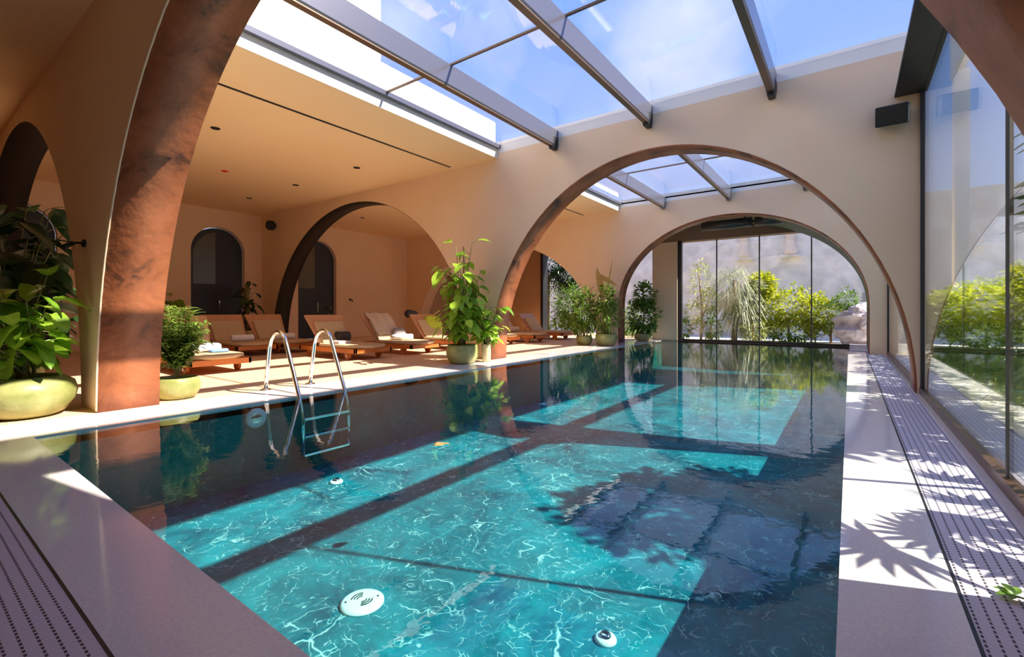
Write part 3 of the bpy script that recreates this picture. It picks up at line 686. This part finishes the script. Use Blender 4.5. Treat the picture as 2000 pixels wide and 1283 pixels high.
# ================================================================ plants
rnd=random.Random(7)
POTS={'bowl':[(0,0),(.62,0),(.80,.08),(.97,.38),(1.0,.62),(.95,.86),(.90,1.0),(.84,1.0),(.86,.84)],
      'boulder':[(0,0),(.52,0),(.74,.10),(.95,.40),(1.0,.62),(.93,.84),(.74,.97),(.66,1.0),(.62,.97),(.66,.84)],
      'slim':[(0,0),(.75,0),(.8,.04),(.9,.7),(1.0,.97),(1.0,1.0),(.86,1.0),(.84,.84)]}
def potted(x_,y_,r,h,style,label,seed=0):
    t=thing('potted_plant',(x_,y_,0),label,'plant')
    pr=[(a*r,b_*h) for a,b_ in POTS[style]]
    MB().lathe(pr,(0,0,0.002),40,wob=.035 if style!='slim' else 0,seed=seed).build('pot','pot_slim' if style=='slim' else 'pot',parent=t)
    rr=pr[-1][0]; MB().lathe([(0,h*.86),(rr*.97,h*.84)],(0,0,0),24).build('soil','soil',parent=t)
    return t,h*.85
def leafdir(a,el): return Vector((math.cos(a)*math.cos(el),math.sin(a)*math.cos(el),math.sin(el)))
def stems_leaves(t,z0,spec,leafm,seed,kind='broad',n=6,cols=2,rr=.006):
    """spec: list of (azimuth, reach, top, nleaves, leaf_len, leaf_w)"""
    R_=random.Random(seed); sm=MB(); lm=MB()
    for (az,reach,top,nl,ll,lw) in spec:
        P=[]; bx,by=R_.uniform(-.06,.06),R_.uniform(-.06,.06)
        for i in range(9):
            q=i/8; P.append(Vector((bx+math.cos(az)*reach*q**1.7,by+math.sin(az)*reach*q**1.7,z0-.02+(top-z0)*q)))
        sm.tube(P,rr*1.5,6,rr*.6)
        for k in range(nl):
            q=1-.72*(k/max(1,nl))**1.1 if nl>1 else 1
            f=q*8; i=min(7,int(f)); p=P[i].lerp(P[i+1],f-i)
            a=az+R_.uniform(-1.0,1.0)+k*2.4*(1 if nl>2 else .3); el=R_.uniform(.0,.7)
            d=leafdir(a,el); pet=ll*R_.uniform(.35,.6); e_=p+d*pet
            sm.tube([p,p+d*pet*.5+Vector((0,0,.02)),e_],rr*.6,5,rr*.4)
            d2=leafdir(a,el-R_.uniform(.3,1.1)); s_=R_.uniform(.75,1.15)
            up=Vector((0,0,1))+Vector((R_.uniform(-.4,.4),R_.uniform(-.4,.4),0))
            lm.leaf(e_,d2,up,ll*s_,lw*s_,R_.uniform(.1,.5),n,kind,R_.random(),.16,cols)
    sm.build('stem','stem',parent=t); lm.build('foliage',leafm,parent=t)
def palmish(t,z0,nf,H,spread,leafm,seed,ll=.22,lw=.03,per=14):
    R_=random.Random(seed); sm=MB(); lm=MB()
    for f in range(nf):
        az=R_.uniform(0,6.28); rch=spread*R_.uniform(.35,1); top=z0+(H-z0)*R_.uniform(.45,1)
        P=[]
        for i in range(9):
            q=i/8; P.append(Vector((math.cos(az)*rch*q**1.5,math.sin(az)*rch*q**1.5,z0-.02+(top-z0)*(1.25*q-.25*q*q*q))))
        sm.tube(P,.007,5,.003)
        for k in range(per):
            q=.3+.7*k/per; ff=q*8; i=min(7,int(ff)); p=P[i].lerp(P[i+1],ff-i); fw=(P[i+1]-P[i]).normalized()
            for sgn in (-1,1):
                sd_=fw.cross(Vector((0,0,1))); sd_=sd_.normalized() if sd_.length>.05 else leafdir(az+1.57,0)
                d=(sd_*sgn*.85+fw*.6+Vector((0,0,R_.uniform(-.2,.3)))).normalized()
                lm.leaf(p,d,(0,0,1),ll*R_.uniform(.6,1.1)*(1.1-.5*q),lw,R_.uniform(.2,.6),3,'lance',R_.random(),.1,1)
    sm.build('stem','stem',parent=t); lm.build('foliage',leafm,parent=t)
def bush_leaves(lm,R_,c,r,nl,ll,lw,kind='lance',droop=.3,n=2,shell=.55):
    for _ in range(nl):
        a=R_.uniform(0,6.283); zz=R_.uniform(-1,1); rad=(shell+(1-shell)*R_.random()); q=math.sqrt(1-zz*zz)
        o_=Vector((q*math.cos(a),q*math.sin(a),zz)); p=Vector(c)+Vector((o_.x*r[0],o_.y*r[1],o_.z*r[2]))*rad*(1+.18*math.sin(3*a+5*zz))
        d=(o_+Vector((R_.uniform(-.7,.7),R_.uniform(-.7,.7),R_.uniform(-.3,.8)))).normalized()
        lm.leaf(p,d,(R_.uniform(-.5,.5),R_.uniform(-.5,.5),1),ll*R_.uniform(.6,1.2),lw*R_.uniform(.7,1.2),droop,n,kind,R_.random(),.12,1)

# P1 big boulder pot, foreground left
t,z0=potted(-7.62,1.02,.44,.46,'boulder','big leafed plant in a wide boulder shaped green pot at the far left foreground',3)
R1=random.Random(21); sp=[]
for k in range(26): sp.append((R1.uniform(-2.9,1.0),R1.uniform(.10,.50),R1.uniform(.75,1.62),R1.choice((3,4,4)),R1.uniform(.27,.38),R1.uniform(.20,.27)))
stems_leaves(t,z0,sp,'leaf_bright',5,'heart',9,3,.010)
# P9 dark tall plant behind
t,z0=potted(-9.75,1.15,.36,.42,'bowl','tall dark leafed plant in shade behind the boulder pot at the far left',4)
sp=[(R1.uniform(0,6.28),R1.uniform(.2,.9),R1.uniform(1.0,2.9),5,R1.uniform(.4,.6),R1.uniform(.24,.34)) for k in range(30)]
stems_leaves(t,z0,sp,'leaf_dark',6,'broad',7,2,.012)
# P2 feathery palm beside copper arch
t,z0=potted(-7.52,2.46,.27,.29,'bowl','feathery potted palm standing on the deck just behind the copper arch base',5)
palmish(t,z0,50,1.32,.36,'leaf_fine',8,ll=.27,lw=.042,per=14)
# P3 tall at middle wall
t,z0=potted(-7.27,8.02,.375,.43,'bowl','tallest broad leafed potted plant, in a round green pot before the middle wall pier',6)
sp=[]
for k in range(30): sp.append((R1.uniform(0,6.28),R1.uniform(.12,.5),R1.uniform(1.1,2.75),6,R1.uniform(.26,.38),R1.uniform(.17,.24)))
for k in range(10): sp.append((R1.uniform(0,6.28),R1.uniform(.2,.55),R1.uniform(.75,1.2),3,R1.uniform(.22,.30),R1.uniform(.12,.16)))
stems_leaves(t,z0,sp,'leaf_bright',9,'broad',6,2,.010)
MB().tube([(.02,.02,.4),(.04,0,1.5),(.02,.02,2.7)],.02,8,.012).build('support_pole','trunk',parent=t)
# P4
t,z0=potted(-6.98,8.55,.12,.42,'slim','pale slim clay pot of light green leaves beside the tallest potted plant',7)
sp=[(R1.uniform(0,6.28),R1.uniform(.1,.45),R1.uniform(.65,1.38),4,R1.uniform(.2,.28),R1.uniform(.15,.19)) for k in range(22)]
stems_leaves(t,z0,sp,'leaf_bright',10,'heart',6,2,.008)
# P5, P6 by far wall
t,z0=potted(-7.72,15.0,.29,.33,'bowl','dark green bushy plant in the smaller of two pots before the far wall pier',8)
lm=MB(); bush_leaves(lm,random.Random(11),(0,0,1.25),(.48,.48,.85),900,.17,.07,'broad',.3,3); lm.build('foliage','leaf_mid',parent=t)
sm=MB(); [sm.tube([(0,0,z0),(.15*math.cos(a),.15*math.sin(a),.8),(.3*math.cos(a),.3*math.sin(a),1.6)],.012,6) for a in (0,1.3,2.5,3.9,5.2)]; sm.build('stem','stem',parent=t)
t,z0=potted(-6.95,15.2,.39,.42,'bowl','yellow green bush with a dead frond, in the larger pot by the far wall',9)
lm=MB(); bush_leaves(lm,random.Random(12),(0,0,1.05),(.52,.52,.62),700,.2,.05,'lance',.4,3); bush_leaves(lm,random.Random(13),(0,.05,1.6),(.35,.35,.55),450,.2,.08,'broad',.4,3); lm.build('foliage','leaf_fine',parent=t)
sm=MB(); [sm.tube([(0,0,z0),(.15*math.cos(a),.15*math.sin(a),.7),(.3*math.cos(a),.3*math.sin(a),1.4)],.012,6) for a in (0,1.3,2.5,3.9,5.2)]; sm.build('stem','stem',parent=t)
lm=MB(); lm.leaf((-.1,0,1.7),(-.25,0,1),(0,-1,0),1.1,.25,.0,6,'lance',.5); lm.leaf((-.4,0,2.55),(1,0,-.55),(0,-1,0),.9,.18,.0,6,'lance',.5); lm.leaf((0,0,1.8),(.15,.1,1),(0,-1,0),1.25,.05,0,6,'lance',.4)
lm.build('dead_frond','dry_leaf',parent=t)
# P7 end bay
t,z0=potted(-6.85,18.5,.36,.30,'bowl','broad climbing leafy plant in a low pot before the end bay pillar',10)
lm=MB(); bush_leaves(lm,random.Random(14),(0,0,1.0),(.62,.5,.75),800,.22,.10,'broad',.3,3); bush_leaves(lm,random.Random(15),(.05,0,1.85),(.42,.4,.55),500,.22,.09,'broad',.3,3); lm.build('foliage','leaf_mid',parent=t)
sm=MB(); sm.tube([(0,0,z0),(.05,0,1.2),(0,0,2.1)],.03,8); sm.build('stem','trunk',parent=t)
# P8 back corner plant
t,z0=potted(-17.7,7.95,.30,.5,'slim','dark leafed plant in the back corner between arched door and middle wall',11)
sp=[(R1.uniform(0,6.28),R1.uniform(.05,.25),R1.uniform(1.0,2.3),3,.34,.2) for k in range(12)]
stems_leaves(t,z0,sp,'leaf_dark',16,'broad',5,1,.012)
MB().tube([(0,0,.4),(.02,0,2.2)],.09,10,.07).build('moss_pole','stem',parent=t)
# P10 small bright plant near back doors
t,z0=potted(-16.6,5.0,.28,.5,'slim','bright green plant by the back doors, glimpsed between palm and copper arch',12)
sp=[(R1.uniform(0,6.28),R1.uniform(.1,.35),R1.uniform(.8,1.9),3,.42,.3) for k in range(8)]
stems_leaves(t,z0,sp,'leaf_bright',17,'heart',5,2,.012)
# sprig on the right grate
t=thing('leaf_sprig',(.545,2.80,0.0),'small sprig of green leaves poking in over the right grate','sprig')
lm=MB()
for a,e_ in ((2.8,.35),(2.1,.6),(3.6,.25),(1.2,.5),(4.4,.4)): lm.leaf((0.01,0,.015),leafdir(a,e_),(0,0,1),.075,.036,.3,5,'broad',.6,.15,2)
lm.build('foliage','leaf_mid',parent=t); MB().tube([(0.14,-.03,.012),(.0,0,.015)],.004,6).build('stem','stem',parent=t)

# ================================================================ garden
struct(B(LEFT-6,12,19.95,40,-.3,-.06).build('floor_garden','gravel'), 'pale gravel garden ground')
struct(B(GX+.25,12,-9,19.95,-.3,-.06).build('floor_garden_right','gravel'), 'garden ground beside the glass wall')
struct(B(-9.5,7.6,26.0,26.4,-.1,6.2).build('wall_garden_end','stone_wall'), 'weathered pale stone garden wall beyond the end glass')
struct(B(7.6,8.0,-2,26.4,-.1,3.6).build('wall_garden_right','stone_wall'), 'pale stone garden wall beyond the glass wall')
struct(B(-12.3,-6.8,20.0,24,-.06,-.02).build('floor_lawn','lawn'))
def outdoor(name,x_,y_,label,parts,stem=None,cat='shrub',group=None):
    t=thing(name,(x_,y_,-.06),label,cat,group)
    for i,(m_,blobs,nl,ll,lw,kind,droop) in enumerate(parts):
        lm=MB(); R_=random.Random(hash((round(x_*10),round(y_*10),i))%10000)
        for (c,r) in blobs: bush_leaves(lm,R_,c,r,nl,ll,lw,kind,droop)
        lm.build('foliage' if i==0 else 'lower_foliage',m_,parent=t)
    sm=MB()
    for P,r0,r1 in (stem or [([(0,0,0),(0,0,.8)],.05,.03)]): sm.tube(P,r0,8,r1)
    sm.build('stem','trunk',parent=t); return t
outdoor('yellow_shrub',-2.05,22.3,'large bright yellow green shrub right of centre behind the end glass',[('leaf_yellow',[((0,0,1.45),(1.25,.7,.85)),((-.8,0,1.3),(.75,.6,1.0)),((.9,0,1.2),(.8,.6,.8)),((-1.0,0,2.4),(.5,.4,.5))],1000,.22,.10,'broad',.3),('leaf_mid',[((0,-.1,.5),(1.3,.8,.5))],900,.2,.09,'broad',.3)])
outdoor('drooping_palm',-4.0,21.6,'drooping grey green palm with hanging fronds at the centre of the end glass',[('leaf_silver',[((0,0,2.3),(.75,.6,.8)),((.3,0,1.5),(.6,.5,.8))],600,.75,.035,'lance',.9)],[([(0,0,0),(.1,0,1.2),(0,0,2.6)],.12,.08)],'palm')
outdoor('young_tree',-5.3,21.4,'slender light green sapling at the left of the end glass',[('leaf_pale',[((0,0,2.6),(.5,.4,.8)),((.4,0,1.7),(.4,.4,.5)),((-.3,0,1.2),(.4,.4,.5))],260,.24,.08,'broad',.3)],[([(0,0,0),(.05,0,1.3),(-.1,0,3.1)],.06,.03),([(.02,0,.9),(.4,0,1.9)],.03,.015)],'tree')
outdoor('garden_shrub',-6.0,21.0,'low green shrub by the black corner post behind the end glass',[('leaf_mid',[((0,0,.5),(.5,.4,.45))],500,.18,.08,'broad',.3)],group='low garden shrubs')
outdoor('garden_shrub',-4.8,21.0,'low round green shrub at the foot of the slender sapling',[('leaf_fine',[((0,0,.55),(.5,.4,.5))],600,.16,.07,'broad',.3)],group='low garden shrubs')
outdoor('garden_shrub',-3.2,21.2,'low pale green shrub beside the drooping palm',[('leaf_pale',[((0,0,.45),(.55,.4,.4))],500,.16,.07,'broad',.3)],group='low garden shrubs')
outdoor('garden_shrub',-.6,22.0,'dark twiggy shrub between the yellow shrub and the boulder',[('leaf_mid',[((0,0,1.1),(.6,.5,.7)),((.5,.2,1.7),(.4,.4,.4))],420,.16,.06,'lance',.3)],group='low garden shrubs')
def rock(x_,y_,z_,r,label,seed):
    from mathutils import noise
    bm_=MB(); n1,n2=26,40
    for i in range(n1+1):
        a=-math.pi/2+math.pi*i/n1
        for k in range(n2):
            b_=2*math.pi*k/n2; d=Vector((math.cos(b_)*math.cos(a),math.sin(b_)*math.cos(a),math.sin(a)))
            q=1+.30*noise.noise(d*1.7+Vector((seed,0,0)))+.16*noise.cell(d*2.6+Vector((seed,3,0)))+.10*noise.noise(d*6+Vector((0,seed,0)))
            bm_.v.append((d.x*r[0]*q,d.y*r[1]*q,d.z*r[2]*q))
    for i in range(n1):
        for k in range(n2):
            k2=(k+1)%n2; bm_.face([i*n2+k,i*n2+k2,(i+1)*n2+k2,(i+1)*n2+k])
    tag(bm_.build('boulder','boulder',loc=(x_,y_,z_)),label,'boulder')
rock(.35,21.5,.62,(.85,.6,.75),'grey lavender boulder at the right end of the garden behind the end glass',3.3)
rock(1.0,23.2,1.2,(.6,.5,1.35),'tall rough rock standing behind the grey lavender boulder',7.7)
# urns hanging/standing on the ledge of the garden wall
def ledge_pot(x_,lb):
    t=thing('wall_urn',(x_,25.75,3.9),lb,'urn')
    MB().lathe([(0,0),(.25,0),(.3,.1),(.16,.5),(.2,.95),(.24,1.0),(.15,1.0)],(0,0,.0),20).build('urn_body','exterior_beige',parent=t)
    MB().box(-.4,.4,-.2,.25,-.1,0).build('shelf','stone_wall',parent=t)
ledge_pot(-4.3,'pale urn on a small ledge of the garden wall, left of the centre seam')
ledge_pot(-2.3,'pale urn on a small ledge of the garden wall, right of the centre seam')
# left opening garden (seen through the far side arch)
outdoor('garden_tree',-13.6,22.0,'dark leafy tree top seen through the far side arch opening',[('leaf_dark',[((.2,0,3.9),(1.3,.9,.8)),((1.2,0,3.2),(.9,.6,.7))],1100,.24,.11,'broad',.3),('leaf_mid',[((.2,0,1.5),(1.5,.8,1.5)),((1.6,-.4,1.6),(.8,.7,1.3))],1300,.22,.09,'broad',.3)],[([(0,0,0),(.1,0,3.4)],.12,.07)],'tree')
outdoor('garden_shrub',-11.6,21.7,'sunlit green shrub seen through the far side arch behind the potted pair',[('leaf_fine',[((0,0,1.2),(1.2,.7,1.2)),((.9,0,1.9),(.8,.5,.9))],1100,.22,.09,'broad',.3)],group='low garden shrubs')
outdoor('garden_shrub',-9.0,22.2,'green shrub against the white screen left of the end bay pillar',[('leaf_mid',[((0,0,.8),(.7,.6,.8))],700,.2,.08,'broad',.3)],group='low garden shrubs')
outdoor('ground_cover',-7.4,20.9,'low grassy edging plants outside the left garden opening',[('leaf_fine',[((0,0,.2),(1.2,.4,.25))],900,.18,.03,'lance',.3)],cat='plant')
struct(B(-20,-9.5,26.0,26.4,-.1,6.2).build('wall_garden_left','stone_wall'))
# right garden hedge and shading palms
hed=[(1.45,8.3),(1.5,10.3),(1.4,12.3),(1.5,14.2),(1.45,16.0)]
for i,(hx,hy) in enumerate(hed):
    outdoor('hedge_shrub',hx+.6,hy,['yellow green topped hedge shrub behind the glass, nearest the camera','second hedge shrub behind the glass wall, from the camera','middle hedge shrub behind the glass wall','fourth hedge shrub behind the glass wall, past the middle arch','furthest hedge shrub behind the glass wall'][i],
      [('leaf_yellow',[((0,0,1.42),(.55,1.0,.32))],900,.2,.09,'broad',.3),('leaf_mid',[((0,0,.7),(.6,1.0,.75))],1000,.2,.09,'broad',.3)],group='hedge shrubs behind the glass')
def fan_palm(x_,y_,h,nf,ll,lb,seed):
    t=thing('fan_palm',(x_,y_,-.06),lb,'palm','low palms outside the glass'); R_=random.Random(seed); sm=MB(); lm=MB()
    for f in range(nf):
        az=R_.uniform(0,6.28); el=R_.uniform(.25,1.1); d=leafdir(az,el); L1=h*R_.uniform(.6,1.0); e_=Vector((0,0,.25))+d*L1
        while e_.x-ll*.95*(1 if d.x<.5 else 0)<.93-x_:
            az=R_.uniform(0,6.28); el=R_.uniform(.5,1.3); d=leafdir(az,el); L1=h*R_.uniform(.6,1.0); e_=Vector((0,0,.25))+d*L1
        sm.tube([(0,0,0),tuple(Vector((0,0,.25))+d*L1*.4+Vector((0,0,.06))),tuple(e_)],.012,6,.008)
        sd_=d.cross(Vector((0,0,1))).normalized(); up_=sd_.cross(d)
        for k in range(-6,7):
            a=k*.24; dd=(d*math.cos(a)+sd_*math.sin(a)-Vector((0,0,.15))).normalized()
            lm.leaf(e_,dd,up_,ll*R_.uniform(.8,1.05),.055,.3,3,'lance',R_.random(),.1,1)
    sm.build('stem','stem',parent=t); lm.build('foliage','leaf_mid',parent=t)
fan_palm(1.75,3.9,1.35,10,.42,'low fan palm outside the near glass pane',41)
fan_palm(1.85,5.2,2.1,16,.5,'low fan palm outside the glass past the joint',42)
fan_palm(1.75,6.3,1.5,12,.5,'low fan palm outside the middle of the glass wall',43)
outdoor('shade_tree',2.45,7.1,'leafy small tree added out of view outside the glass wall to shade the right side of the pool',[('leaf_mid',[((0,-.2,3.3),(.75,1.0,1.0)),((0,.7,2.6),(.7,.8,1.0)),((.1,.1,3.6),(.6,1.1,.7)),((0,-.3,1.9),(.6,.9,.8))],650,.30,.15,'broad',.3)],[([(0,0,0),(.05,0,2.0),(0,0,4.2)],.09,.05)],'tree')  # out of view, added to cast shade on the pool floor
# neighbouring building: white upper floor on the left; added unseen shade slab on the right
bl=thing('upper_storey',(-11.5,3,CEIL+.3),'white upper storey of the building seen through the skylight at the left','building')
MB().box(-2.5,2.5,-8,8.5,0,1.9).build('parapet','exterior_white',parent=bl,bevel=.05)
MB().box(-2.5,2.49,-8,4.1,1.9,7).build('stair_tower','exterior_white',parent=bl,bevel=.05)
MB().box(2.51,2.75,-8,4.9,0.0,.75).build('beige_band','exterior_beige',parent=bl)
MB().box(-2.5,2.5,10.2,13.2,0,1.5).build('far_block','exterior_white',parent=bl,bevel=.05)
cn=thing('added_shade_canopy',(2.9,9,0),'unseen canopy added high outside the glass wall to shade part of the pool','canopy')  # out of view, made up to block sun through part of the skylight
MB().box(-.6,-.4,-9,9,7.75,9.3).build('shade_slab','exterior_white',parent=cn)
for yy in (-8.5,8.5): MB().box(-.6,-.3,yy-.2,yy+.2,-.06,7.75).build('column','exterior_white',parent=cn)

# ================================================================ one uniform scale for the whole place
for o in scene.objects:
    if o.parent is None and o.type in {'MESH','EMPTY'}:
        o.location = o.location*S; o.scale = (S,S,S)
